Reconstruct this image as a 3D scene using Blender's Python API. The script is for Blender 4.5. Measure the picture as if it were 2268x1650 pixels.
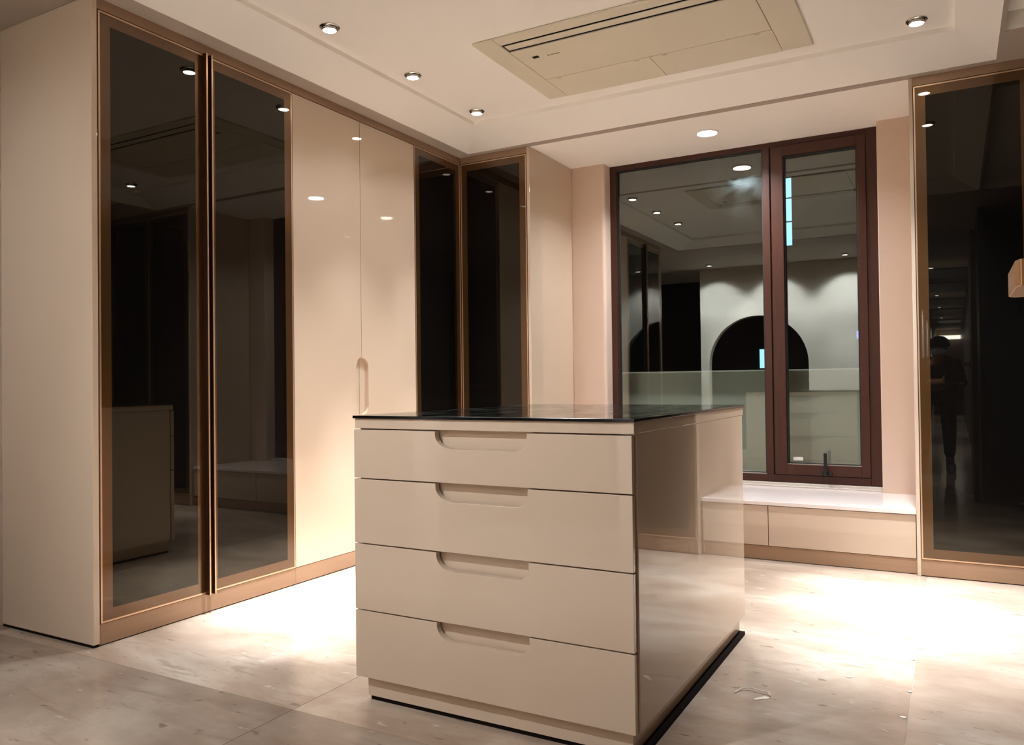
import bpy, bmesh, math, random
from mathutils import Matrix, Vector

# ------------------------------------------------------------------ clean start
for o in list(bpy.data.objects):
    bpy.data.objects.remove(o, do_unlink=True)
scene = bpy.context.scene
COL = scene.collection
random.seed(7)

# ------------------------------------------------------------------ camera
F_PX, W_PX = 1750.26, 2268.0
CAM = Vector((2.7897, -1.7968, 0.9618))
YAW, PITCH, ROLL = map(math.radians, (29.2071, 0.7625, -0.692))
fwd = Vector((-math.sin(YAW) * math.cos(PITCH), math.cos(YAW) * math.cos(PITCH), math.sin(PITCH)))
rgt0 = Vector((math.cos(YAW), math.sin(YAW), 0))
up0 = rgt0.cross(fwd)
rgt = rgt0 * math.cos(ROLL) + up0 * math.sin(ROLL)
upv = up0 * math.cos(ROLL) - rgt0 * math.sin(ROLL)
cam_data = bpy.data.cameras.new('camera')
cam_data.sensor_width = 36.0
cam_data.lens = F_PX / W_PX * 36.0
cam_data.clip_start = 0.02
cam = bpy.data.objects.new('camera', cam_data)
M = Matrix((rgt, upv, -fwd)).transposed().to_4x4()
M.translation = CAM
cam.matrix_world = M
COL.objects.link(cam)
scene.camera = cam

# ------------------------------------------------------------------ world (night), exposure
world = bpy.data.worlds.new('night')
scene.world = world
world.use_nodes = True
world.node_tree.nodes['Background'].inputs[0].default_value = (0.010, 0.013, 0.018, 1)
world.node_tree.nodes['Background'].inputs[1].default_value = 0.6
scene.view_settings.view_transform = 'Standard'
scene.view_settings.look = 'None'
scene.view_settings.exposure = 1.2
scene.view_settings.gamma = 1.0
scene.view_settings.use_curve_mapping = False
scene.cycles.use_denoising = True
scene.cycles.max_bounces = 12
scene.cycles.diffuse_bounces = 6
scene.cycles.glossy_bounces = 6
scene.cycles.sample_clamp_indirect = 6.0
scene.cycles.caustics_reflective = False

LIGHT_COL = (0.91, 0.97, 1.055)
SPOT_W = 540.0
MID_W = 62.0
BAY_W = 11.0
SPILL_W = 10.0
WASH_W = 82.0
REAR_SPOT_W = 130.0
REAR_SPILL_W = 6.0
AIM_W = 74.0  # lobes added to rear downlights to brighten island front and end panel

# ------------------------------------------------------------------ dimensions (metres)
H = 2.432          # underside of the soffit and top of every wardrobe
HT = 2.387         # top of the doors
HB = 0.083         # bottom of the doors
ZC = 2.515         # main ceiling
ZL = 2.493         # top of the sloped tray cove
CX0, CX1, CY0, CY1 = 0.329, 2.8197, -0.11, 2.180   # inner edge of the cove
YB = 2.530         # front plane of the two return wardrobes
YW = 3.147         # window wall
YF = 3.2494        # window frame
X1 = 0.512         # right side of the left return wardrobe
X4 = 2.6186        # left side of the right return wardrobe
EX, EB, ER = 0.089, 2.4918, 2.9857      # edges of the ceiling tray
FRONT = -0.35      # front edge of the ceiling tray
REAR = -2.0

# ------------------------------------------------------------------ materials
def lin(c):
    c = c / 255.0
    return c / 12.92 if c <= 0.04045 else ((c + 0.055) / 1.055) ** 2.4
def rgb(r, g, b):
    return (lin(r), lin(g), lin(b), 1.0)

def new_mat(name):
    m = bpy.data.materials.new(name)
    m.use_nodes = True
    nt = m.node_tree
    b = nt.nodes['Principled BSDF']
    return m, nt, b

def pmat(name, col, rough=0.5, metal=0.0, spec=0.5, coat=0.0, coat_rough=0.03, bump=0.0, bscale=60.0,
         stretch=None, var=0.0, vscale=4.0):
    m, nt, b = new_mat(name)
    b.inputs['Base Color'].default_value = col
    b.inputs['Roughness'].default_value = rough
    b.inputs['Metallic'].default_value = metal
    b.inputs['Specular IOR Level'].default_value = spec
    b.inputs['Coat Weight'].default_value = coat
    b.inputs['Coat Roughness'].default_value = coat_rough
    if bump or var:
        geo = nt.nodes.new('ShaderNodeNewGeometry')
        mp = nt.nodes.new('ShaderNodeMapping')
        nt.links.new(geo.outputs['Position'], mp.inputs['Vector'])
        if stretch:
            mp.inputs['Scale'].default_value = stretch
    if bump:
        n = nt.nodes.new('ShaderNodeTexNoise')
        n.inputs['Scale'].default_value = bscale
        n.inputs['Detail'].default_value = 3
        nt.links.new(mp.outputs[0], n.inputs['Vector'])
        bp = nt.nodes.new('ShaderNodeBump')
        bp.inputs['Strength'].default_value = bump
        bp.inputs['Distance'].default_value = 0.002
        nt.links.new(n.outputs['Fac'], bp.inputs['Height'])
        nt.links.new(bp.outputs[0], b.inputs['Normal'])
        if coat:
            nt.links.new(bp.outputs[0], b.inputs['Coat Normal'])
    if var:
        n = nt.nodes.new('ShaderNodeTexNoise')
        n.inputs['Scale'].default_value = vscale
        n.inputs['Detail'].default_value = 4
        nt.links.new(mp.outputs[0], n.inputs['Vector'])
        mx = nt.nodes.new('ShaderNodeMix')
        mx.data_type = 'RGBA'
        mx.inputs[6].default_value = tuple(c * (1 - var) for c in col[:3]) + (1,)
        mx.inputs[7].default_value = tuple(min(1, c * (1 + var)) for c in col[:3]) + (1,)
        nt.links.new(n.outputs['Fac'], mx.inputs[0])
        nt.links.new(mx.outputs[2], b.inputs['Base Color'])
    return m

def emit(name, col, strength):
    m, nt, b = new_mat(name)
    b.inputs['Base Color'].default_value = (0.8, 0.8, 0.8, 1)
    b.inputs['Emission Color'].default_value = col + (1,) if len(col) == 3 else col
    b.inputs['Emission Strength'].default_value = strength
    return m

MAT = {}
MAT['lacquer'] = pmat('beige_gloss_lacquer', rgb(201, 180, 157), rough=0.022, spec=0.5, bump=0.03, bscale=5)
MAT['lacquer_satin'] = pmat('beige_satin_lacquer', rgb(197, 175, 154), rough=0.38, spec=0.4)
MAT['bronze_board'] = pmat('bronze_laminate', rgb(158, 127, 101), rough=0.34, metal=0.25, spec=0.4, var=0.10, vscale=3, stretch=(0.6, 0.6, 30))
MAT['frame_bronze'] = pmat('bronze_back_painted_border', rgb(96, 67, 36), rough=0.34, metal=0.8, spec=0.5, coat=1.0, coat_rough=0.015)
MAT['trim'] = pmat('champagne_edge_trim', rgb(214, 178, 146), rough=0.28, metal=0.7, spec=0.5)
MAT['fin'] = pmat('dark_bronze_pull', rgb(92, 62, 42), rough=0.25, metal=0.85)
MAT['glass'] = pmat('smoked_dark_glass', rgb(13, 11, 9), rough=0.012, spec=0.5)
MAT['glass'].node_tree.nodes['Principled BSDF'].inputs['Specular Tint'].default_value = (1.0, 0.93, 0.78, 1)
MAT['black_gap'] = pmat('dark_joint_and_shade', rgb(22, 13, 9), rough=0.8, spec=0.1)
MAT['carcass'] = pmat('dark_cabinet_interior', rgb(34, 24, 18), rough=0.7, spec=0.2)
MAT['ceiling'] = pmat('ceiling_paint', rgb(250, 245, 237), rough=0.75, spec=0.2)
MAT['soffit'] = pmat('soffit_board_taupe', rgb(174, 160, 146), rough=0.7, spec=0.2)  # one even taupe, darker than the ceiling
MAT['wall'] = pmat('beige_wall_paint', rgb(208, 184, 165), rough=0.42, spec=0.35, bump=0.03, bscale=40)
MAT['reveal'] = pmat('pale_wall_paint', rgb(226, 214, 200), rough=0.6, spec=0.3)
MAT['rear_wall'] = pmat('rear_wall_paint', rgb(222, 210, 196), rough=0.55, spec=0.3)
MAT['stone'] = pmat('pale_polished_stone', rgb(226, 212, 204), rough=0.16, spec=0.5, var=0.04, vscale=6)
MAT['window_wood'] = pmat('red_brown_woodgrain', rgb(66, 35, 22), rough=0.42, spec=0.3, var=0.28, vscale=7, stretch=(9, 9, 0.6))
MAT['gasket'] = pmat('black_rubber', rgb(24, 18, 15), rough=0.6)
MAT['black_metal'] = pmat('black_metal', rgb(22, 20, 19), rough=0.4, metal=0.3)
MAT['silver'] = pmat('silver_bead', rgb(200, 195, 185), rough=0.3, metal=0.6)
MAT['chrome'] = pmat('chrome_ring', rgb(190, 186, 178), rough=0.16, metal=1.0)
MAT['lens'] = emit('lamp_lens', (1.0, 0.95, 0.86), 14.0)
MAT['bay_lens'] = emit('bay_lamp_lens', (1.0, 0.94, 0.84), 14.0)
MAT['ac'] = pmat('cream_plastic', rgb(222, 212, 190), rough=0.45, spec=0.4)
MAT['ac_dark'] = pmat('dark_slot', rgb(14, 9, 6), rough=0.7, spec=0.2)
MAT['ac_mark'] = pmat('grey_print', rgb(120, 104, 80), rough=0.6)
MAT['plaster'] = pmat('white_mortar', rgb(206, 196, 186), rough=0.9, spec=0.1, bump=0.5, bscale=70, var=0.12, vscale=30)
MAT['scrap'] = pmat('off_white_scrap', rgb(226, 214, 196), rough=0.7, spec=0.2)
MAT['gold'] = pmat('champagne_gold_metal', rgb(196, 150, 104), rough=0.34, metal=0.55, spec=0.5)
MAT['door_dark'] = pmat('dark_brown_door', rgb(52, 32, 24), rough=0.35, spec=0.4, var=0.2, vscale=5, stretch=(8, 8, 0.7))
MAT['outside'] = pmat('pale_grey_render', rgb(230, 232, 224), rough=0.8, spec=0.1, var=0.05, vscale=3)
MAT['outside_dark'] = pmat('night_facade', rgb(38, 38, 36), rough=0.9, spec=0.05)
MAT['cool_light'] = emit('cool_lit_window', (0.30, 0.62, 0.95), 0.9)
MAT['blue_light'] = emit('blue_lit_sign', (0.05, 0.08, 0.75), 0.8)
MAT['grout'] = pmat('pale_grout', rgb(176, 164, 148), rough=0.8, spec=0.2)
MAT['label'] = pmat('white_paper', rgb(235, 232, 224), rough=0.7)

# dark glass of the island top: dusty, greenish
m, nt, b = new_mat('dark_glass_top')
b.inputs['Base Color'].default_value = rgb(26, 30, 27)
b.inputs['Specular IOR Level'].default_value = 0.5
geo = nt.nodes.new('ShaderNodeNewGeometry')
mp = nt.nodes.new('ShaderNodeMapping'); mp.inputs['Scale'].default_value = (2.2, 1.0, 1)
n1 = nt.nodes.new('ShaderNodeTexNoise'); n1.inputs['Scale'].default_value = 5; n1.inputs['Detail'].default_value = 7; n1.inputs['Distortion'].default_value = 1.2
rp = nt.nodes.new('ShaderNodeValToRGB')
rp.color_ramp.elements[0].position = 0.45; rp.color_ramp.elements[0].color = rgb(20, 24, 21)
rp.color_ramp.elements[1].position = 0.70; rp.color_ramp.elements[1].color = rgb(74, 80, 72)
rr = nt.nodes.new('ShaderNodeMapRange'); rr.inputs[1].default_value = 0.35; rr.inputs[2].default_value = 0.75
rr.inputs[3].default_value = 0.03; rr.inputs[4].default_value = 0.22
nt.links.new(geo.outputs['Position'], mp.inputs['Vector']); nt.links.new(mp.outputs[0], n1.inputs['Vector'])
nt.links.new(n1.outputs['Fac'], rp.inputs[0]); nt.links.new(rp.outputs[0], b.inputs['Base Color'])
nt.links.new(n1.outputs['Fac'], rr.inputs[0]); nt.links.new(rr.outputs[0], b.inputs['Roughness'])
MAT['glass_top'] = m
MAT['glass_edge'] = pmat('dark_glass_edge', rgb(16, 14, 12), rough=0.15)

# double-glazed window pane: clear, mirrors the lit room at night, lightly smeared
m, nt, b = new_mat('window_glass')
nt.nodes.remove(b)
out = nt.nodes['Material Output']
tr = nt.nodes.new('ShaderNodeBsdfTransparent'); tr.inputs[0].default_value = (0.90, 0.94, 0.90, 1)
gl = nt.nodes.new('ShaderNodeBsdfGlossy'); gl.inputs['Roughness'].default_value = 0.0
gl.inputs['Color'].default_value = (0.95, 1.0, 0.97, 1)
fr = nt.nodes.new('ShaderNodeFresnel'); fr.inputs['IOR'].default_value = 1.95
mx = nt.nodes.new('ShaderNodeMixShader')
geo = nt.nodes.new('ShaderNodeNewGeometry')
nz = nt.nodes.new('ShaderNodeTexNoise'); nz.inputs['Scale'].default_value = 3.2; nz.inputs['Detail'].default_value = 6; nz.inputs['Distortion'].default_value = 0.8
rz = nt.nodes.new('ShaderNodeValToRGB'); 
rz.color_ramp.elements[0].position = 0.42; rz.color_ramp.elements[1].position = 0.72
rz.color_ramp.elements[1].color = (0.30, 0.30, 0.30, 1)
dv = nt.nodes.new('ShaderNodeVectorMath'); dv.operation = 'SUBTRACT'; dv.inputs[1].default_value = (1.64, 3.28, 2.16)
sv = nt.nodes.new('ShaderNodeVectorMath'); sv.operation = 'MULTIPLY'; sv.inputs[1].default_value = (3.6, 1.0, 2.6)
lv_ = nt.nodes.new('ShaderNodeVectorMath'); lv_.operation = 'LENGTH'
mr = nt.nodes.new('ShaderNodeMapRange'); mr.interpolation_type = 'SMOOTHSTEP'
mr.inputs[1].default_value = 0.25; mr.inputs[2].default_value = 1.0; mr.inputs[3].default_value = 1.0; mr.inputs[4].default_value = 0.0
ml = nt.nodes.new('ShaderNodeMath'); ml.operation = 'MULTIPLY'
nt.links.new(geo.outputs['Position'], dv.inputs[0]); nt.links.new(dv.outputs[0], sv.inputs[0]); nt.links.new(sv.outputs[0], lv_.inputs[0])
nt.links.new(lv_.outputs['Value'], mr.inputs[0]); nt.links.new(mr.outputs[0], ml.inputs[0]); nt.links.new(rz.outputs[0], ml.inputs[1])
df = nt.nodes.new('ShaderNodeBsdfGlossy'); df.inputs['Roughness'].default_value = 0.2; df.inputs['Color'].default_value = (0.6, 0.75, 0.8, 1)
mx2 = nt.nodes.new('ShaderNodeMixShader')
nt.links.new(geo.outputs['Position'], nz.inputs['Vector']); nt.links.new(nz.outputs['Fac'], rz.inputs[0])
nt.links.new(fr.outputs[0], mx.inputs[0]); nt.links.new(tr.outputs[0], mx.inputs[1]); nt.links.new(gl.outputs[0], mx.inputs[2])
nt.links.new(ml.outputs[0], mx2.inputs[0]); nt.links.new(mx.outputs[0], mx2.inputs[1]); nt.links.new(df.outputs[0], mx2.inputs[2])
nt.links.new(mx2.outputs[0], out.inputs[0])
MAT['pane'] = m

# polished stone floor with clouds, streaks and flecks; each slab shifted
m, nt, b = new_mat('polished_grey_beige_marble')
geo = nt.nodes.new('ShaderNodeNewGeometry')
oi = nt.nodes.new('ShaderNodeObjectInfo')
add = nt.nodes.new('ShaderNodeVectorMath'); add.operation = 'MULTIPLY_ADD'
comb = nt.nodes.new('ShaderNodeCombineXYZ')
nt.links.new(oi.outputs['Random'], comb.inputs[0]); nt.links.new(oi.outputs['Random'], comb.inputs[1])
add.inputs[1].default_value = (37, 53, 0)
nt.links.new(comb.outputs[0], add.inputs[0]); nt.links.new(geo.outputs['Position'], add.inputs[2])
def fmap(sc, rz=0.0):
    q = nt.nodes.new('ShaderNodeMapping'); q.inputs['Scale'].default_value = sc; q.inputs['Rotation'].default_value = (0, 0, rz)
    nt.links.new(add.outputs[0], q.inputs['Vector']); return q
def noise(q, s, d, r=0.55, dist=0.0):
    n = nt.nodes.new('ShaderNodeTexNoise'); n.inputs['Scale'].default_value = s; n.inputs['Detail'].default_value = d
    n.inputs['Roughness'].default_value = r; n.inputs['Distortion'].default_value = dist
    nt.links.new(q.outputs[0], n.inputs['Vector']); return n
def ramp(n, stops):
    r = nt.nodes.new('ShaderNodeValToRGB'); e = r.color_ramp.elements
    while len(e) < len(stops): e.new(0.5)
    for k, (p, c) in enumerate(stops): e[k].position = p; e[k].color = c
    nt.links.new(n.outputs['Fac'], r.inputs[0]); return r
def mix(fac, a, c, mode='MIX', f=None):
    x = nt.nodes.new('ShaderNodeMix'); x.data_type = 'RGBA'; x.blend_type = mode
    if f is not None: x.inputs[0].default_value = f
    else: nt.links.new(fac, x.inputs[0])
    nt.links.new(a, x.inputs[6])
    if isinstance(c, tuple): x.inputs[7].default_value = c
    else: nt.links.new(c, x.inputs[7])
    return x
base = ramp(noise(fmap((1, 1.6, 1), 0.35), 1.6, 6, 0.6, 0.4), [(0.30, rgb(138, 116, 99)), (0.52, rgb(166, 147, 129)), (0.72, rgb(192, 177, 160))])
streak = ramp(noise(fmap((1.2, 7.0, 1), 0.5), 3.0, 6, 0.65, 0.6), [(0.56, (0, 0, 0, 1)), (0.72, (1, 1, 1, 1))])
fleck = ramp(noise(fmap((5, 11, 1), 0.5), 2.6, 3, 0.5, 0.2), [(0.66, (0, 0, 0, 1)), (0.72, (0.75, 0.75, 0.75, 1))])
pale = ramp(noise(fmap((6, 14, 1), 0.45), 2.0, 3, 0.5, 0.2), [(0.68, (0, 0, 0, 1)), (0.74, (0.7, 0.7, 0.7, 1))])
c1 = mix(streak.outputs[0], base.outputs[0], rgb(150, 129, 111))
c2 = mix(fleck.outputs[0], c1.outputs[2], rgb(122, 104, 90))
c3 = mix(pale.outputs[0], c2.outputs[2], rgb(196, 186, 172))
vm = nt.nodes.new('ShaderNodeVectorMath'); vm.operation = 'MULTIPLY'
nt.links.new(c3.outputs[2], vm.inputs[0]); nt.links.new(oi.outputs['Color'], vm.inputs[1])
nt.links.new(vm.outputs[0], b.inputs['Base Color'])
b.inputs['Roughness'].default_value = 0.16
b.inputs['Specular IOR Level'].default_value = 0.5
MAT['floor'] = m

# ------------------------------------------------------------------ mesh helpers
ORG = {}
class MB:
    def __init__(s, T=None):
        s.v, s.f = [], []
        s.T = T or (lambda a, n, z: (a, n, z))
    def box(s, a0, a1, n0, n1, z0, z1):
        i = len(s.v)
        for z in (z0, z1):
            for a, n in ((a0, n0), (a1, n0), (a1, n1), (a0, n1)):
                s.v.append(s.T(a, n, z))
        s.f += [tuple(i + k for k in q) for q in ((0, 3, 2, 1), (4, 5, 6, 7), (0, 1, 5, 4), (1, 2, 6, 5), (2, 3, 7, 6), (3, 0, 4, 7))]
        return s
    def prism(s, poly, c0, c1, plane='az'):
        """poly in (a,z) extruded over n, or in (a,n) extruded over z"""
        i, k = len(s.v), len(poly)
        for c in (c0, c1):
            for p, q in poly:
                s.v.append(s.T(p, c, q) if plane == 'az' else s.T(p, q, c))
        s.f.append(tuple(range(i, i + k))); s.f.append(tuple(range(i + 2 * k - 1, i + k - 1, -1)))
        for j in range(k):
            j2 = (j + 1) % k
            s.f.append((i + j, i + j2, i + k + j2, i + k + j))
        return s
    def ring(s, a0, a1, z0, z1, w, n0, n1):
        """rectangular frame of width w in the (a,z) plane, mitred as one solid"""
        i = len(s.v)
        for n in (n0, n1):
            for d in (0, w):
                for a, z in ((a0 + d, z0 + d), (a1 - d, z0 + d), (a1 - d, z1 - d), (a0 + d, z1 - d)):
                    s.v.append(s.T(a, n, z))
        for k in range(4):
            k2 = (k + 1) % 4
            s.f += [(i + k, i + k2, i + 4 + k2, i + 4 + k), (i + 8 + k, i + 12 + k, i + 12 + k2, i + 8 + k2),
                    (i + k, i + 8 + k, i + 8 + k2, i + k2), (i + 4 + k, i + 4 + k2, i + 12 + k2, i + 12 + k)]
        return s
    def lathe(s, prof, c, n=40):
        i = len(s.v)
        for r, z in prof:
            for k in range(n):
                t = 2 * math.pi * k / n
                s.v.append(s.T(c[0] + r * math.cos(t), c[1] + r * math.sin(t), c[2] + z))
        for j in range(len(prof) - 1):
            for k in range(n):
                k2 = (k + 1) % n
                s.f.append((i + j * n + k, i + j * n + k2, i + (j + 1) * n + k2, i + (j + 1) * n + k))
        if prof[0][0] > 1e-6: s.f.append(tuple(i + k for k in range(n)))
        if prof[-1][0] > 1e-6: s.f.append(tuple(i + (len(prof) - 1) * n + k for k in range(n)))
        return s
    def tube(s, pts, r, n=8, flat=1.0):
        i = len(s.v)
        for k, p in enumerate(pts):
            p = Vector(p)
            d = (Vector(pts[min(k + 1, len(pts) - 1)]) - Vector(pts[max(k - 1, 0)])).normalized()
            sd = d.cross(Vector((0, 0, 1)))
            sd = sd.normalized() if sd.length > 1e-4 else Vector((1, 0, 0))
            u = sd.cross(d).normalized()
            for j in range(n):
                t = 2 * math.pi * j / n
                q = p + sd * (r * math.cos(t)) + u * (r * flat * math.sin(t))
                s.v.append(s.T(*q))
        for k in range(len(pts) - 1):
            for j in range(n):
                j2 = (j + 1) % n
                s.f.append((i + k * n + j, i + k * n + j2, i + (k + 1) * n + j2, i + (k + 1) * n + j))
        s.f.append(tuple(i + j for j in range(n))); s.f.append(tuple(i + (len(pts) - 1) * n + j for j in range(n)))
        return s
    def build(s, name, mat, parent=None, bevel=0.0, smooth=False, seg=2):
        xs, ys, zs = zip(*s.v)
        o3 = Vector(((min(xs) + max(xs)) / 2, (min(ys) + max(ys)) / 2, min(zs)))
        me = bpy.data.meshes.new(name)
        me.from_pydata([tuple(Vector(p) - o3) for p in s.v], [], s.f)
        bm = bmesh.new(); bm.from_mesh(me)
        bmesh.ops.recalc_face_normals(bm, faces=bm.faces)
        bm.to_mesh(me); bm.free()
        me.materials.append(MAT[mat])
        if smooth:
            for p in me.polygons: p.use_smooth = True
        ob = bpy.data.objects.new(name, me)
        COL.objects.link(ob)
        ORG[ob] = o3
        if parent is not None:
            ob.parent = parent
            ob.location = o3 - ORG[parent]
        else:
            ob.location = o3
        if bevel:
            md = ob.modifiers.new('bevel', 'BEVEL'); md.width = bevel; md.segments = seg
            md.limit_method = 'ANGLE'; md.angle_limit = math.radians(40)
        return ob

def tag(o, label=None, cat=None, group=None, kind=None):
    if label: o['label'] = label
    if cat: o['category'] = cat
    if group: o['group'] = group
    if kind: o['kind'] = kind
    return o
def thing(name, loc, label, cat, group=None):
    o = bpy.data.objects.new(name, None)
    o.empty_display_size = 0.05
    COL.objects.link(o)
    o.location = loc
    ORG[o] = Vector(loc)
    return tag(o, label, cat, group)
def struct(name, mb, mat, label=None, **kw):
    return tag(mb.build(name, mat, **kw), label, None, None, 'structure')
def plain(name, loc, label=None):
    o = thing(name, loc, label, None)
    o['kind'] = 'structure'
    return o
def box(*a): return MB().box(*a)

# front planes: a along the width, n outward from the front, z up
T_LEFT = lambda a, n, z: (n, a, z)                 # left run faces +x
T_RET = lambda a, n, z: (a, YB - n, z)             # return wardrobes face -y
# ------------------------------------------------------------------ floor: base and stone slabs
floor = struct('floor', box(-2.1, 4.2, -21.0, 3.3, -0.06, -0.0045), 'grout', 'polished grey beige marble floor laid in large slabs')
XJ = [-2.14, -0.54, 1.06, 2.66, 4.2]
YJ = [-21.0, -14.46, -9.66, -4.86, -2.46, -0.06, 2.34, 3.3]
G = 0.0009
for i in range(len(XJ) - 1):
    for j in range(len(YJ) - 1):
        if YJ[j] < -4 and i < 2: continue
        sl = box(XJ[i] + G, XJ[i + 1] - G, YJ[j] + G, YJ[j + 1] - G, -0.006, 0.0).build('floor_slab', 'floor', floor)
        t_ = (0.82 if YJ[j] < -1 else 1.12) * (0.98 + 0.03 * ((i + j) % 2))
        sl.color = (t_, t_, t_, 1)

# ------------------------------------------------------------------ ceiling
ceiling = struct('ceiling', box(CX0 - 0.0005, CX1 + 0.0005, CY0 - 0.0005, CY1 + 0.0005, ZC, 2.75), 'ceiling', 'pale cream tray ceiling with a sloped cove edge')
LIP = 0.004
r = MB()      # sloped cove around the tray, four mitred wedges
o4 = [(EX, FRONT), (ER, FRONT), (ER, EB), (EX, EB)]
i4 = [(CX0, CY0), (CX1, CY0), (CX1, CY1), (CX0, CY1)]
for k in range(4):
    k2 = (k + 1) % 4
    i = len(r.v)
    r.v += [o4[k] + (H + LIP,), o4[k2] + (H + LIP,), i4[k2] + (ZL,), i4[k] + (ZL,), o4[k] + (2.75,), o4[k2] + (2.75,), i4[k2] + (2.75,), i4[k] + (2.75,)]
    r.f += [tuple(i + q for q in f) for f in ((0, 1, 2, 3), (4, 5, 6, 7), (0, 1, 5, 4), (1, 2, 6, 5), (2, 3, 7, 6), (3, 0, 4, 7))]
r.build('tray_cove', 'ceiling', ceiling)
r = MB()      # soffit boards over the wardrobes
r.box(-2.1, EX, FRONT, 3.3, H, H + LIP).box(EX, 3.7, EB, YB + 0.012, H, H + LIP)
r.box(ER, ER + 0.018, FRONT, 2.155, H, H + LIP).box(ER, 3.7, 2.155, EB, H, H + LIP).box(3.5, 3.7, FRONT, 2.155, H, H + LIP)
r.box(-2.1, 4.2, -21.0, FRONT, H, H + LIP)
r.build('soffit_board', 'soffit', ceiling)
r = MB()
r.box(EX, 3.7, YB + 0.012, 3.45, H, H + 0.06)
r.build('bay_soffit', 'ceiling', ceiling)
r = MB()      # second recess to the right
r.box(ER + 0.018, 3.5, FRONT, 2.155, ZC, 2.75).box(ER + 0.018, 3.5, 2.155, 2.17, H + LIP, ZC).box(3.5, 3.515, FRONT, 2.155, H + LIP, ZC)
r.box(ER + 0.018, 3.5, FRONT - 0.02, FRONT, H + LIP, ZC)
r.build('side_recess', 'ceiling', ceiling)
r = MB().box(-2.1, 4.2, -21.0, 3.45, 2.75, 2.80)
r.build('slab', 'ceiling', ceiling)

# ------------------------------------------------------------------ walls
struct('wall_left', box(-0.66, -0.62, -0.001, 3.3, 0, 2.75), 'wall', 'wall behind the left wardrobes')
# window wall: two piers with rounded reveals
def pier(x0, x1, side):
    rad, n = 0.022, 6
    pts = []
    if side > 0:          # the reveal is on the right of the pier
        pts = [(x0, YW), (x1 - rad, YW)]
        pts += [(x1 - rad + rad * math.sin(t * math.pi / 2 / n), YW + rad - rad * math.cos(t * math.pi / 2 / n)) for t in range(1, n + 1)]
        pts += [(x1, 3.42), (x0, 3.42)]
    else:
        rad = 0.006
        pts = [(x1, YW), (x1, 3.42), (x0, 3.42)]
        pts += [(x0 + rad - rad * math.cos(t * math.pi / 2 / n), YW + rad - rad * math.sin(t * math.pi / 2 / n)) for t in range(0, n + 1)]
    return MB().prism(pts, 0.0, H, 'an')
wb = struct('wall_back', pier(X1, 0.7541, 1), 'wall', 'beige painted window wall with two narrow piers')
pier(2.4261, X4, -1).build('pier', 'wall', wb)
MB().box(-0.66, X1, 3.16, 3.42, 0, H).build('blockwork', 'wall', wb)
MB().box(X4, 3.72, 3.16, 3.42, 0, H).build('blockwork', 'wall', wb)
MB().box(0.7541, 2.4261, 3.20, 3.42, 0, 0.29).build('spandrel', 'wall', wb)
struct('wall_right', box(3.66, 3.70, -1.0, 3.3, 0, 2.75), 'door_dark', 'dark brown panelled wall to the right')
# rear wall with an arched opening
ac, ar, asp = 0.60, 0.62, 1.17
poly = [(-0.13, 0), (ac - ar, 0), (ac - ar, asp)]
poly += [(ac - ar * math.cos(k * math.pi / 24), asp + ar * math.sin(k * math.pi / 24)) for k in range(1, 24)]
poly += [(ac + ar, asp), (ac + ar, 0), (2.32, 0), (2.32, H), (-0.13, H)]
wr = struct('wall_rear', MB().prism(poly, REAR - 0.12, REAR), 'rear_wall', 'pale rear wall with an arched opening')
MB().box(-2.1, -2.05, -3.3, 3.3, 0, H).build('side_wall', 'door_dark', wr)
MB().box(-2.1, 2.32, -3.3, -3.26, 0, H).build('back_wall', 'door_dark', wr)
MB().box(2.28, 2.32, -21.0, REAR - 0.12, 0, H).build('corridor_wall', 'rear_wall', wr)
MB().box(2.99, 3.03, -21.0, -1.05, 0, H).build('corridor_wall', 'door_dark', wr)
MB().box(2.32, 2.99, -21.0, -20.6, 0, H).build('corridor_end', 'rear_wall', wr)
for y0, y1 in ((-6.2, -5.2), (-8.4, -7.0), (-11.2, -9.8), (-13.5, -12.2), (-17.0, -15.9)):
    MB().box(2.32, 2.99, y0, y1, H - 0.02, H - 0.001).build('corridor_panel', 'door_dark', wr)

# ------------------------------------------------------------------ window
win = plain('window_1', ((0.7541 + 2.4261) / 2, YF, 0.3326), 'dark red brown framed window reflecting the lit room at night')
def wbox(name, mat, x0, x1, y0, y1, z0, z1, par=win, bev=0.0025):
    return MB().box(x0, x1, y0, y1, z0, z1).build(name, mat, par, bevel=bev)
ZS, WX0, WX1 = 0.3326, 0.7541, 2.4261
wbox('frame_jamb', 'window_wood', WX0, 0.797, YF, 3.33, ZS, H)
wbox('frame_jamb', 'window_wood', 2.359, WX1, YF, 3.33, ZS, H)
wbox('frame_head', 'window_wood', 0.797, 2.359, YF, 3.33, 2.400, H)
wbox('frame_sill', 'window_wood', 0.797, 2.359, YF, 3.33, ZS, 0.380)
wbox('mullion', 'window_wood', 1.770, 1.812, YF, 3.33, 0.380, 2.400)
MB().ring(0.797, 1.770, 0.380, 2.400, 0.008, 3.262, 3.30).build('glazing_gasket', 'gasket', win)
MB().box(0.80, 1.766, 3.258, 3.264, 0.380, 0.3855).build('glazing_bead', 'silver', win)
MB().box(0.797, 1.770, 3.280, 3.286, 0.380, 2.400).build('glass_pane', 'pane', win)
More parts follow.
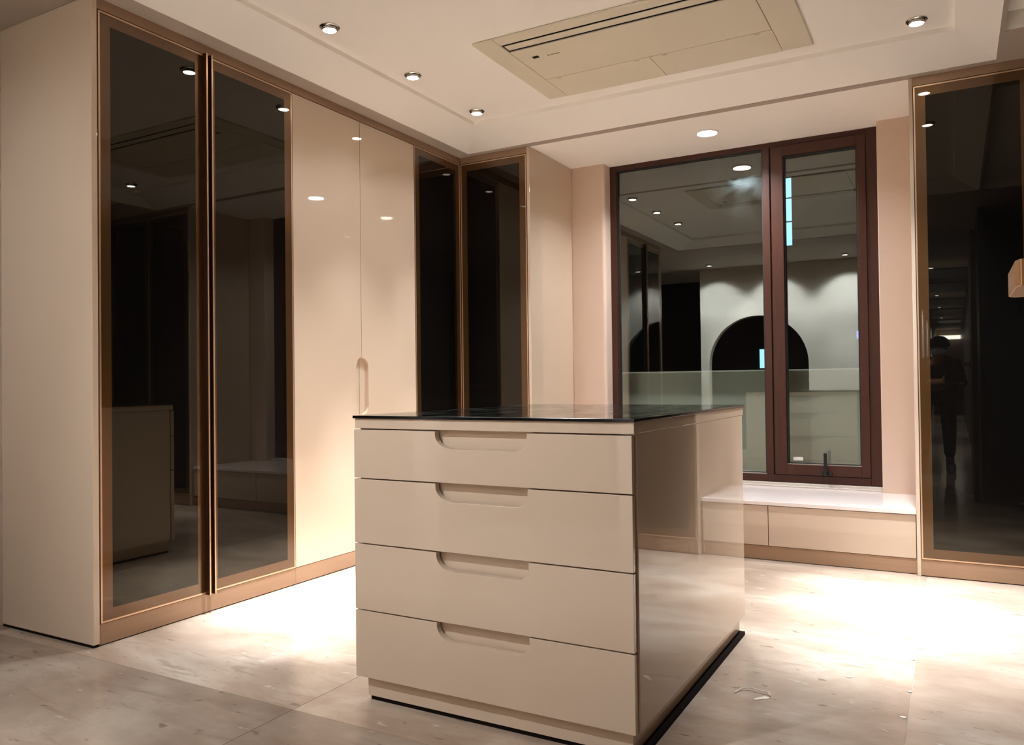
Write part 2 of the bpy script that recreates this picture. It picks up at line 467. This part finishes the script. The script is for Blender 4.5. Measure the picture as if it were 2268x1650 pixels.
# opening sash, a little proud of the frame
sash = MB()
SX0, SX1, SZ0, SZ1, SY = 1.8215, 2.359, 0.383, 2.398, YF - 0.010
sash.box(SX0, 1.8928, SY, 3.315, SZ0, SZ1).box(2.3104, SX1, SY, 3.315, SZ0, SZ1)
sash.box(1.8928, 2.3104, SY, 3.315, SZ0, 0.4457).box(1.8928, 2.3104, SY, 3.315, 2.337, SZ1)
sash = sash.build('opening_sash', 'window_wood', win, bevel=0.0025)
MB().ring(1.8928, 2.3104, 0.4457, 2.337, 0.007, 3.257, 3.30).build('glazing_gasket', 'gasket', sash)
MB().box(1.894, 2.309, 3.250, 3.256, 0.4457, 0.4500).build('glazing_bead', 'silver', sash)
MB().box(1.8928, 2.3104, 3.280, 3.286, 0.4457, 2.337).build('glass_pane', 'pane', sash)
MB().box(1.922, 1.979, 3.2785, 3.2798, 0.467, 0.488).build('paper_label', 'label', sash)
h = MB()
h.box(2.108, 2.1255, SY - 0.052, SY - 0.036, 0.392, 0.524)
h.tube([(2.117, SY - 0.040, 0.398), (2.117, SY, 0.398)], 0.010, 12)
h.box(2.092, 2.150, SY - 0.012, SY, 0.386, 0.410)
h.build('window_handle', 'black_metal', sash, bevel=0.003)
MB().box(1.8125, 1.821, 3.262, 3.31, SZ0, SZ1).build('joint', 'gasket', win)
# sill mortar strip on the bench stone
struct('trim_1', box(0.7541, 2.4261, 3.212, 3.30, 0.3135, 0.3326), 'plaster', 'rough pale mortar strip under the window frame')
struct('trim_2', box(0.7541, 2.4261, 3.190, 3.212, 0.3135, 0.3205), 'plaster', 'thin lower mortar ledge in front of the mortar strip', bevel=0.002)

# ------------------------------------------------------------------ wardrobe doors
def glass_door(T, a0, a1, parent, pull=None, bw=0.042, z0=HB, z1=HT):
    d = MB(T).ring(a0, a1, z0, z1, 0.0065, -0.022, 0.0015).build('door', 'trim', parent)
    MB(T).ring(a0 + 0.0065, a1 - 0.0065, z0 + 0.0065, z1 - 0.0065, bw, -0.018, 0.0).build('door_border', 'frame_bronze', d)
    w = 0.0065 + bw
    MB(T).box(a0 + w, a1 - w, -0.012, 0.0, z0 + w, z1 - w).build('glass_pane', 'glass', d)
    if pull is not None:
        MB(T).box(pull, pull + 0.0055, 0.0, 0.0265, z0 - 0.004, z1 + 0.001).build('pull_fin', 'fin', d)
        MB(T).box(pull - 0.0005, pull + 0.006, 0.0265, 0.0285, z0 - 0.004, z1 + 0.001).build('pull_edge', 'trim', d)
    return d
def carcass(T, a0, a1, parent, depth=0.58, fas0=None, fas1=None):
    MB(T).box(a0, a1, -depth, -0.026, 0.0, H - 0.004).build('carcass', 'carcass', parent)
    MB(T).box(fas0 if fas0 is not None else a0, fas1 if fas1 is not None else a1, -0.026, 0.0, HT + 0.004, H - 0.0005).build('fascia', 'bronze_board', parent)
    MB(T).box(fas0 if fas0 is not None else a0, fas1 if fas1 is not None else a1, -0.026, -0.001, 0.004, HB - 0.002).build('plinth', 'bronze_board', parent, bevel=0.001)

w1 = thing('glass_wardrobe', (-0.29, 0.51, 0), 'double smoked-glass wardrobe in bronze frames beside the tall beige end panel', 'wardrobe')
carcass(T_LEFT, 0.0255, 1.030, w1)
MB(T_LEFT).box(0.0, 0.0245, -0.60, 0.004, 0.010, H - 0.001).build('end_panel', 'lacquer', w1, bevel=0.0025)
MB(T_LEFT).box(0.002, 0.0245, -0.598, 0.000, 0.0, 0.010).build('panel_foot', 'black_gap', w1)
glass_door(T_LEFT, 0.0310, 0.5150, w1, pull=0.5030)
glass_door(T_LEFT, 0.5200, 1.0270, w1, pull=0.5300)

w2 = thing('lacquer_wardrobe', (-0.29, 1.53, 0), 'beige gloss wardrobe with two plain doors and an oval grip slot', 'wardrobe')
carcass(T_LEFT, 1.0305, 2.0245, w2)
S0, S1, SB, ST = 1.4868, 1.5877, 0.800, 1.109      # grip slot
SM = 1.5310
def arc(cx, cz, rx, rz, t0, t1, n=12):
    return [(cx + rx * math.cos(math.radians(t0 + (t1 - t0) * k / n)), cz + rz * math.sin(math.radians(t0 + (t1 - t0) * k / n))) for k in range(n + 1)]
r1 = SM - S0; r2 = S1 - SM
zd0, zd1 = HB, HT
cut1 = [(1.0325, zd0), (SM - 0.0018, zd0)] + [(SM - 0.0018, SB)] + list(reversed(arc(SM, SB + 0.05, r1, 0.05, 180, 268))) + arc(SM, ST - 0.05, r1, 0.05, 180, 92) + [(SM - 0.0018, ST), (SM - 0.0018, zd1), (1.0325, zd1)]
cut2 = [(SM + 0.0018, zd0), (2.0225, zd0), (2.0225, zd1), (SM + 0.0018, zd1), (SM + 0.0018, ST)] + arc(SM, ST - 0.05, r2, 0.05, 88, 0) + arc(SM, SB + 0.05, r2, 0.05, 0, -88) + [(SM + 0.0018, SB)]
for cut, a0, a1 in ((cut1, 1.0325, SM - 0.0018), (cut2, SM + 0.0018, 2.0225)):
    d = MB(T_LEFT).prism(cut, -0.017, 0.0).build('door', 'lacquer', w2, bevel=0.0012)
    MB(T_LEFT).box(a0, a1, -0.024, -0.0172, HB, HT).build('door_backing', 'lacquer', d)

w3 = thing('corner_wardrobe', (-0.29, 2.28, 0), 'narrow smoked-glass wardrobe at the inner corner of the left run', 'wardrobe')
carcass(T_LEFT, 2.0250, 3.14, w3, fas1=YB)
glass_door(T_LEFT, 2.0275, 2.5220, w3)

w4 = thing('return_wardrobe', (0.26, 2.84, 0), 'single smoked-glass wardrobe facing the room left of the window', 'wardrobe')
carcass(T_RET, 0.0015, 0.4915, w4, depth=0.60, fas0=0.002, fas1=0.4915)
MB(T_RET).box(0.4925, X1, -0.615, 0.002, 0.010, H - 0.001).build('side_panel', 'lacquer', w4, bevel=0.002)
glass_door(T_RET, 0.0040, 0.4880, w4)

w5 = thing('tall_wardrobe', (3.12, 2.84, 0), 'tall smoked-glass wardrobe at the right edge of the photo', 'wardrobe')
MB(T_RET).box(X4, 2.6360, -0.615, 0.001, 0.0, H - 0.001).build('side_panel', 'lacquer', w5, bevel=0.002)
carcass(T_RET, 2.6365, 3.655, w5, depth=0.60)
glass_door(T_RET, 2.6390, 3.130, w5, bw=0.045)
glass_door(T_RET, 3.1340, 3.630, w5, bw=0.045)

# dark wardrobe run along the right wall (outside the frame, mirrored in the glass)
w6 = thing('side_wardrobe', (3.63, 0.8, 0), 'dark glass wardrobe along the right wall', 'wardrobe')
T_R = lambda a, n, z: (3.62 - n, a, z)
MB(T_R).box(-0.9, 2.50, -0.035, -0.026, 0.0, H - 0.004).build('carcass', 'carcass', w6)
for k in range(6):
    glass_door(T_R, -0.9 + k * 0.566 + 0.002, -0.9 + (k + 1) * 0.566 - 0.002, w6)

# ------------------------------------------------------------------ window bench
T_B = lambda a, n, z: (a, 2.554 - n, z)
bench = thing('window_bench', (1.56, 2.85, 0), 'low beige drawer bench under the window', 'bench')
MB(T_B).box(X1 + 0.001, X4 - 0.001, -0.585, -0.024, 0.0, 0.2935).build('carcass', 'carcass', bench)
MB(T_B).box(X1 + 0.001, X4 - 0.001, -0.024, -0.003, 0.003, 0.0755).build('plinth', 'bronze_board', bench, bevel=0.001)
for a0, a1 in ((X1 + 0.002, 1.208), (1.2105, 1.9095), (1.9130, X4 - 0.004)):
    MB(T_B).box(a0, a1, -0.022, 0.0, 0.0775, 0.2895).build('drawer', 'lacquer_satin', bench, bevel=0.0012)
bt = MB().prism([(X1 + 0.001, 2.545), (X4 - 0.001, 2.545), (X4 - 0.001, YW - 0.001), (2.425, YW - 0.001), (2.425, 3.211), (0.755, 3.211), (0.755, YW - 0.001), (X1 + 0.001, YW - 0.001)], 0.2937, 0.3131, 'an').build('bench_top', 'stone', None, bevel=0.0015)
tag(bt, 'pale polished stone slab on top of the window bench', 'bench top')

# ------------------------------------------------------------------ island drawer unit
IX0, IX1, IY0, IY1 = 1.1826, 2.0875, 0.081, 1.2632
isl = thing('island_drawer_unit', ((IX0 + IX1) / 2, (IY0 + IY1) / 2, 0), 'beige gloss island drawer unit with a black glass top in mid room', 'drawer unit')
MB().box(IX0 + 0.004, IX1 - 0.020, IY0 + 0.0270, IY1 - 0.0270, 0.078, 0.8285).build('carcass', 'lacquer', isl)
MB().box(IX1 - 0.0195, IX1 - 0.0010, IY0 + 0.0235, IY1 - 0.0235, 0.0761, 0.8286).build('side_panel', 'lacquer', isl, bevel=0.0012)
MB().box(IX0 + 0.001, IX1 - 0.001, IY0 + 0.004, IY1 - 0.004, 0.8290, 0.8592).build('top_board', 'lacquer', isl, bevel=0.0012)
gt = MB().box(IX0 - 0.003, IX1 + 0.003, IY0 - 0.003, IY1 + 0.003, 0.8596, 0.8681).build('glass_top', 'glass_top', isl, bevel=0.0008)
gt.data.materials.append(MAT['glass_edge'])
for p in gt.data.polygons:
    if abs(p.normal.z) < 0.5: p.material_index = 1
MB().box(IX0 + 0.0265, IX1 - 0.0225, IY0 + 0.0255, IY1 - 0.0230, 0.0135, 0.0755).build('plinth', 'lacquer', isl)
MB().box(IX0 + 0.034, IX1 - 0.003, IY0 + 0.030, IY1 - 0.018, 0.0, 0.0130).build('plinth_gap_shade', 'black_gap', isl)  # black slab put in as the shadow gap under the plinth
seams = [0.8262, 0.6759, 0.4787, 0.2775, 0.0761]
for side in (0, 1):
    T_I = (lambda a, n, z: (a, IY0 - n, z)) if side == 0 else (lambda a, n, z: (a, IY1 + n, z))
    for k in range(4):
        zt, zb = seams[k] - 0.0008, seams[k + 1] + (0.0028 if k < 3 else 0)
        hw, hd, rx = 0.1500, 0.0505, 0.058
        c = 1.6330
        hl, hr = c - hw, c + hw
        zc = zt - hd
        cut = [(IX0, zb), (IX1 - 0.006, zb), (IX1 - 0.006, zt), (hr, zt), (hr, zt - 0.018)]
        cut += [(hr - 0.040 + 0.040 * math.cos(math.radians(t)), zc + 0.0325 + 0.0325 * math.sin(math.radians(t))) for t in range(-6, -91, -7)]
        cut += [(hl + rx + rx * math.cos(math.radians(t)), zc + 0.042 + 0.042 * math.sin(math.radians(t))) for t in range(-90, -181, -9)]
        cut += [(hl, zt), (IX0, zt)]
        MB(T_I).prism(cut, -0.020, 0.0).build('drawer', 'lacquer', isl, bevel=0.0011)

# ------------------------------------------------------------------ ceiling air conditioner
ac_ = thing('air_conditioner', (1.57, 1.66, 2.503), 'cream ceiling cassette air conditioner with one long louvre', 'air conditioner')
AX0, AX1, AY0, AY1, AZ = 0.826, 2.232, 1.365, 2.190, 2.556
def AP(x, y): return (CAM.x + (x - CAM.x) * 0.9656, CAM.y + (y - CAM.y) * 0.9656)
T_AC = lambda x, y, z: AP(x, y) + (z - 2.556 + 2.503,)
# face frame around louvre and panels
fr_ = MB(T_AC)
fr_.box(AX0, 0.939, AY0, AY1, AZ, 2.5675).box(2.092, AX1, AY0, AY1, AZ, 2.5675)
fr_.box(0.939, 2.092, AY0, 1.437, AZ, 2.5675)
fr_.build('face_frame', 'ac', ac_, bevel=0.004)
MB(T_AC).box(0.939, 2.092, 1.437, AY1 - 0.004, 2.5640, 2.5675).build('slot_shade_backing', 'ac_dark', ac_)  # near-black colour stands in for the shade inside the slot
MB(T_AC).box(0.953, 2.078, 1.451, 1.502, AZ - 0.001, AZ + 0.004).build('louvre', 'ac', ac_, bevel=0.003)
MB(T_AC).box(0.942, 2.0905, 1.5240, 1.916, AZ - 0.001, 2.5635).build('panel', 'ac', ac_, bevel=0.0035)
for x0, x1 in ((0.942, 1.5085), (1.5105, 2.0915)):
    f_ = MB(T_AC).box(x0, x1, 1.9185, AY1, AZ - 0.001, 2.5635).build('return_flap', 'ac', ac_, bevel=0.0015)
    for xx in (x0 + 0.072, x1 - 0.068):
        MB(T_AC).box(xx - 0.012, xx + 0.012, 1.9270, 1.9305, AZ - 0.0016, AZ - 0.0008).build('latch_slot', 'ac_mark', f_)
MB(T_AC).box(1.012, 1.045, 1.618, 1.643, AZ - 0.0016, AZ - 0.0008).build('receiver_window', 'ac_dark', ac_)
MB(T_AC).box(1.052, 1.072, 1.626, 1.634, AZ - 0.0014, AZ - 0.0008).build('status_print', 'ac', ac_)
lg = MB(T_AC).prism([(1.086, 1.646), (1.100, 1.646), (1.093, 1.630)], AZ - 0.0014, AZ - 0.0008, 'an').build('emblem', 'ac_mark', ac_)
MB(T_AC).box(1.104, 1.152, 1.637, 1.645, AZ - 0.0014, AZ - 0.0008).build('maker_print', 'ac_mark', ac_)

# ------------------------------------------------------------------ downlights
def spot(parent, loc, power, size=33, blend=1.0, tgt=None, radius=0.028):
    ld = bpy.data.lights.new('lamp', 'SPOT')
    ld.energy = power; ld.color = LIGHT_COL
    ld.spot_size = math.radians(size); ld.spot_blend = blend
    ld.shadow_soft_size = radius
    lo = bpy.data.objects.new('lamp_light', ld)
    COL.objects.link(lo)
    lo.parent = parent
    lo.location = Vector(loc) - ORG[parent]
    if tgt is not None:
        lo.rotation_euler = (Vector(tgt) - Vector(loc)).to_track_quat('-Z', 'Y').to_euler()
    return lo
LM = {}
ROOM = ((SPOT_W, 33, 1.0, None), (MID_W, 60, 1.0, None), (SPILL_W, 124, 1.0, None))
RIGHT = ((SPOT_W * 0.6, 34, 1.0, None), (MID_W * 2.0, 72, 1.0, None), (SPILL_W, 124, 1.0, None))
def downlight(x, y, z, label, lobes, group=None):
    t = thing('downlight', (x, y, z), label, 'downlight', group)
    if not LM:
        a = MB().lathe([(0.034, 0.0), (0.0435, 0.0), (0.0435, -0.003), (0.040, -0.0055), (0.034, -0.0045)], (0, 0, 0)).build('trim_ring', 'chrome', smooth=False)
        b_ = MB().lathe([(0.0335, 0.0), (0.0325, -0.013), (0.0295, -0.0165), (0.0285, -0.0155), (0.0285, 0.0)], (0, 0, 0)).build('lamp_housing', 'chrome', smooth=False)
        c_ = MB().lathe([(0.0, -0.0145), (0.0284, -0.0145)], (0, 0, 0)).build('lens', 'lens')
        for o in (a, b_, c_):
            for v in o.data.vertices: v.co += ORG[o]
            LM[o.name] = o.data
            bpy.data.objects.remove(o)
    for nm, me in LM.items():
        o = bpy.data.objects.new(nm, me); COL.objects.link(o); o.parent = t
    for pw, sz, bld, tg in lobes:
        spot(t, (x, y, z - 0.022), pw, size=sz, blend=bld, tgt=tg)
    return t
downlight(0.452, 0.800, ZC, 'chrome recessed downlight nearest the camera on the left ceiling edge', ROOM)
downlight(0.4435, 1.416, ZC, 'chrome recessed downlight, middle one of the left row', ROOM)
downlight(0.4405, 2.031, ZC, 'chrome recessed downlight near the inner tray corner at left', ROOM)
downlight(2.6746, 2.046, ZC, 'chrome recessed downlight right of the air conditioner', RIGHT)
OUT = 'downlights behind the camera'
downlight(2.6746, 1.430, ZC, 'second downlight of the right ceiling row, above the top edge', tuple((p * 0.7, a, b_, c_) for p, a, b_, c_ in RIGHT))
for x, lb in ((0.10, 'leftmost of three downlights mirrored in the window above the arch'), (0.85, 'middle of three downlights mirrored in the window above the arch'), (1.70, 'rightmost of three downlights mirrored in the window above the arch')):
    downlight(x, -1.62, H, lb, ((REAR_SPOT_W, 58, 1.0, None), (WASH_W, 100, 0.7, (x, -2.02, 1.3)), (REAR_SPILL_W, 150, 0.5, None)) + (((AIM_W, 84, 0.8, (1.45, 0.1, 0.55)),) if 0.5 < x < 1 else ((AIM_W * 0.36, 70, 0.9, (-0.32, 0.0, 1.15)),) if x < 0.5 else ()), OUT)
for y, lb in ((-5.0, 'nearest corridor downlight behind the camera'), (-9.0, 'second corridor downlight mirrored in the tall wardrobe'), (-11.75, 'third corridor downlight mirrored in the tall wardrobe'), (-15.0, 'farthest corridor downlight mirrored in the tall wardrobe')):
    downlight(2.55, y, H, lb, ((260, 100, 1.0, None),), OUT)
ll = thing('linear_lamp', (2.66, -20.55, 2.2), 'white linear lamp at the far end of the corridor behind the camera', 'lamp')
MB().box(2.42, 2.98, -20.58, -20.56, 2.14, 2.24).build('diffuser', 'lens', ll)
MB().box(2.40, 2.985, -20.599, -20.58, 2.12, 2.26).build('lamp_body', 'label', ll)
# flat round panel lamp in the window bay
bl = thing('panel_lamp', (1.539, 2.842, H), 'round flat white panel lamp glowing on the window bay ceiling', 'lamp')
MB().lathe([(0.056, 0.0), (0.066, 0.0), (0.066, -0.006), (0.058, -0.009), (0.056, -0.008)], (1.539, 2.842, H)).build('rim', 'label', bl)
MB().lathe([(0.0, -0.0085), (0.057, -0.0085)], (1.539, 2.842, H)).build('diffuser', 'bay_lens', bl)
ld = bpy.data.lights.new('lamp', 'AREA'); ld.shape = 'DISK'; ld.size = 0.112; ld.energy = BAY_W; ld.spread = math.radians(142); ld.color = LIGHT_COL
lo = bpy.data.objects.new('lamp_light', ld); COL.objects.link(lo); lo.parent = bl; lo.location = (0, 0, -0.011)

# ------------------------------------------------------------------ scraps on the floor
sc1 = MB().tube([(2.1843, 0.6647, 0.002), (2.1972, 0.6985, 0.005), (2.2217, 0.7085, 0.009), (2.2527, 0.7000, 0.008), (2.2764, 0.6985, 0.009), (2.2883, 0.6875, 0.003)], 0.0022, 6, 0.8)
tag(sc1.build('plastic_strip', 'scrap'), 'bent off-white plastic strip lying on the floor beside the island', 'scrap')
sc2 = MB().prism([(2.2451, 0.6395), (2.2535, 0.6380), (2.2607, 0.6435), (2.2835, 0.6637), (2.2872, 0.6740), (2.2724, 0.6804), (2.2608, 0.6659), (2.2480, 0.6470)], 0.0004, 0.0016, 'an')
tag(sc2.build('paper_scrap', 'scrap'), 'flat pale scrap touching the bent plastic strip', 'scrap')
for k, (x, y, s_, lb) in enumerate(((2.4775, 0.963, 0.010, 'small white chip on the floor halfway between island and tall wardrobe'),
                                  (2.6513, 1.230, 0.006, 'tiny white chip at the top of the floor joint'),
                                  (2.6553, 0.917, 0.006, 'tiny white chip midway along the floor joint'),
                                  (2.6480, 0.705, 0.007, 'tiny white chip near the bottom of the floor joint'),
                                  (0.6481, 0.261, 0.008, 'small white chip on the floor left of the island'))):
    p = [(x + s_ * (0.7 + 0.5 * random.random()) * math.cos(t) * 1.3, y + s_ * (0.7 + 0.5 * random.random()) * math.sin(t) * 0.8) for t in (0, 1.1, 2.2, 3.3, 4.4, 5.4)]
    tag(MB().prism(p, 0.0003, 0.0022, 'an').build('plaster_chip', 'scrap'), lb, 'chip', 'plaster chips on the floor')

# ------------------------------------------------------------------ open door with lever at the right, just outside the frame
dr = plain('door_1', (2.93, -0.62, 0), 'dark brown open door leaf right of the camera')
MB().box(2.912, 2.952, -1.02, -0.18, 0.006, 2.10).build('door_leaf', 'door_dark', dr, bevel=0.002)
lev = MB()
T3 = [(2.8500, -0.772), (2.8500, -0.650), (2.8560, -0.640), (2.8720, -0.640), (2.8720, -0.738), (2.8620, -0.786), (2.8540, -0.786)]
lev.prism(T3, 1.0600, 1.0895, 'an')
lv = lev.build('door_lever', 'gold', dr, bevel=0.0015)
MB().box(2.862, 2.912, -0.782, -0.748, 1.0610, 1.0880).build('lever_neck', 'gold', lv, bevel=0.002)
MB().box(2.905, 2.912, -0.802, -0.728, 1.040, 1.110).build('rose', 'gold', lv, bevel=0.002)

# ------------------------------------------------------------------ beyond the window
og = struct('ground_outside', box(-6, 9, 3.45, 12, -0.4, -0.3), 'outside_dark', 'dark ground outside the window')
pw = struct('wall_outside', box(-3, 6, 3.62, 3.72, -0.3, 1.020), 'outside', 'pale grey parapet wall outside the window')
MB().box(-3, 6, 3.605, 3.735, 1.020, 1.030).build('coping', 'outside', pw)
fb = struct('wall_neighbour', box(-6, 8, 9.0, 9.3, -0.3, 7.0), 'outside_dark', 'dark facade of the neighbouring building beyond the parapet')
for z0, z1 in ((2.72, 3.02), (3.04, 3.33), (3.35, 3.60)):
    MB().box(0.905, 0.975, 8.985, 8.999, z0, z1).build('lit_window', 'cool_light', fb)
MB().box(0.540, 0.600, 8.985, 8.999, 1.12, 1.37).build('lit_window', 'cool_light', fb)
MB().box(1.730, 1.775, 8.985, 8.999, 1.47, 1.565).build('lit_sign', 'blue_light', fb)
ol = tag(MB().box(1.40, 1.70, 3.43, 3.52, 2.50, 2.58).build('parapet_fill_lamp', 'label', None, bevel=0.01), 'added unseen fill lamp outside above the window', 'lamp')  # added lamp, out of view, that brightens the parapet
ld = bpy.data.lights.new('lamp', 'AREA'); ld.shape = 'RECTANGLE'; ld.size = 1.2; ld.size_y = 0.05; ld.energy = 20.0; ld.color = (0.95, 1.0, 1.0)
lo = bpy.data.objects.new('lamp_light', ld); COL.objects.link(lo); lo.parent = ol; lo.location = (0, 0, -0.01)

# ------------------------------------------------------------------ photographer, mirrored in the right glass door
MAT['skin'] = pmat('skin', rgb(196, 150, 122), rough=0.5)
MAT['red_top'] = pmat('dark_red_knit', rgb(96, 30, 26), rough=0.9, spec=0.1)
MAT['black_cloth'] = pmat('black_cloth', rgb(26, 25, 27), rough=0.9, spec=0.1)
MAT['mask'] = pmat('pale_mask', rgb(190, 196, 200), rough=0.8)
def skinned(name, verts, edges, mat, parent, sub=1):
    me = bpy.data.meshes.new(name)
    o3 = Vector(verts[0][:3])
    me.from_pydata([tuple(Vector(v[:3]) - o3) for v in verts], edges, [])
    me.materials.append(MAT[mat])
    ob = bpy.data.objects.new(name, me); COL.objects.link(ob)
    md = ob.modifiers.new('skin', 'SKIN')
    if not me.skin_vertices: me.attributes
    sv_ = me.skin_vertices[0].data if len(me.skin_vertices) else None
    if sv_ is None:
        bpy.context.view_layer.objects.active = ob
        bpy.ops.mesh.customdata_skin_add()
        sv_ = me.skin_vertices[0].data
    for k, v in enumerate(verts):
        sv_[k].radius = (v[3], v[4] if len(v) > 4 else v[3])
    sv_[0].use_root = True
    md.use_smooth_shade = True
    ss = ob.modifiers.new('sub', 'SUBSURF'); ss.levels = sub; ss.render_levels = sub + 1
    ORG[ob] = o3
    ob.parent = parent; ob.location = o3 - (ORG[parent] if parent else Vector())
    return ob
pr = thing('person', (2.63, -2.45, 0), 'photographer in a dark red top bending towards the glass, seen only as a reflection', 'person')
pv, pe = [], []
def chain(pts, start=None):
    prev = start
    for p in pts:
        pv.append(p); k = len(pv) - 1
        if prev is not None: pe.append((prev, k))
        prev = k
    return prev
root = chain([(2.62, -2.50, 0.88, 0.13)])
ch = chain([(2.635, -2.36, 1.00, 0.125), (2.65, -2.22, 1.10, 0.14), (2.655, -2.17, 1.135, 0.07)], root)
nk = chain([(2.66, -2.12, 1.175, 0.055), (2.664, -2.09, 1.215, 0.075), (2.666, -2.075, 1.265, 0.085), (2.666, -2.07, 1.305, 0.06)], ch)
for sd in (-1, 1):
    hx = 2.62 + sd * 0.10
    chain([(hx, -2.50, 0.80, 0.085), (hx + sd * 0.02, -2.40, 0.46, 0.06), (hx + sd * 0.02, -2.50, 0.10, 0.042), (hx + sd * 0.025, -2.46, 0.045, 0.042), (hx + sd * 0.03, -2.32, 0.032, 0.03)], root)
    sx = 2.65 + sd * 0.155
    wr_ = chain([(sx, -2.21, 1.10, 0.058), (sx + sd * 0.05, -2.14, 0.90, 0.046), (2.79 + sd * 0.075, -1.92, 0.93, 0.030), (2.79 + sd * 0.075, -1.87, 0.945, 0.030), (2.79 + sd * 0.072, -1.845, 0.955, 0.026)], ch - 1)
    for fi, (dz, ln) in enumerate(((0.036, 0.030), (0.016, 0.036), (-0.004, 0.034), (-0.022, 0.026))):
        chain([(2.79 + sd * 0.078, -1.832, 0.955 + dz, 0.0085), (2.79 + sd * 0.083, -1.815, 0.957 + dz, 0.008), (2.79 + sd * (0.083 - ln), -1.822, 0.957 + dz, 0.007)], wr_)
    chain([(2.79 + sd * 0.060, -1.842, 0.925, 0.0095), (2.79 + sd * 0.042, -1.832, 0.920, 0.0085)], wr_)
skinned('body', pv, pe, 'skin', pr)
jv = [(2.625, -2.47, 0.90, 0.140), (2.637, -2.36, 1.00, 0.137), (2.65, -2.22, 1.10, 0.150), (2.655, -2.165, 1.14, 0.082)]
je = [(0, 1), (1, 2), (2, 3)]
for sd in (-1, 1):
    k = len(jv); sx = 2.65 + sd * 0.155
    jv += [(sx, -2.21, 1.10, 0.070), (sx + sd * 0.05, -2.14, 0.90, 0.058), (2.79 + sd * 0.077, -1.95, 0.92, 0.042)]
    je += [(2, k), (k, k + 1), (k + 1, k + 2)]
skinned('knit_top', jv, je, 'red_top', pr)
tv = [(2.62, -2.505, 0.88, 0.142)]; te = []
for sd in (-1, 1):
    hx = 2.62 + sd * 0.10; k = len(tv)
    tv += [(hx, -2.50, 0.79, 0.100), (hx + sd * 0.02, -2.40, 0.46, 0.074), (hx + sd * 0.02, -2.49, 0.13, 0.056)]
    te += [(0, k), (k, k + 1), (k + 1, k + 2)]
    MB().prism([(hx - 0.03 + sd * 0.025, -2.54), (hx + 0.03 + sd * 0.025, -2.54), (hx + 0.045 + sd * 0.03, -2.36), (hx + 0.025 + sd * 0.03, -2.27), (hx - 0.025 + sd * 0.03, -2.27), (hx - 0.045 + sd * 0.03, -2.36)], 0.0, 0.085, 'an').build('shoe', 'mask', pr, bevel=0.015)
skinned('trousers', tv, te, 'black_cloth', pr)
MB().lathe([(0.0, 0.105), (0.045, 0.098), (0.080, 0.070), (0.096, 0.030), (0.098, 0.0), (0.090, -0.004)], (2.666, -2.075, 1.275), 24).build('cap', 'black_cloth', pr, smooth=True)
MB().prism([(2.60, 1.19), (2.73, 1.19), (2.742, 1.225), (2.70, 1.255), (2.632, 1.255), (2.59, 1.225)], -2.010, -1.985).build('face_mask', 'mask', pr, bevel=0.008)
ph = MB().box(2.79 - 0.078, 2.79 + 0.078, -1.8155, -1.8075, 0.9618 - 0.040, 0.9618 + 0.034).build('phone', 'black_metal', None, bevel=0.003)
tag(ph, 'black phone held sideways by the photographer', 'phone')
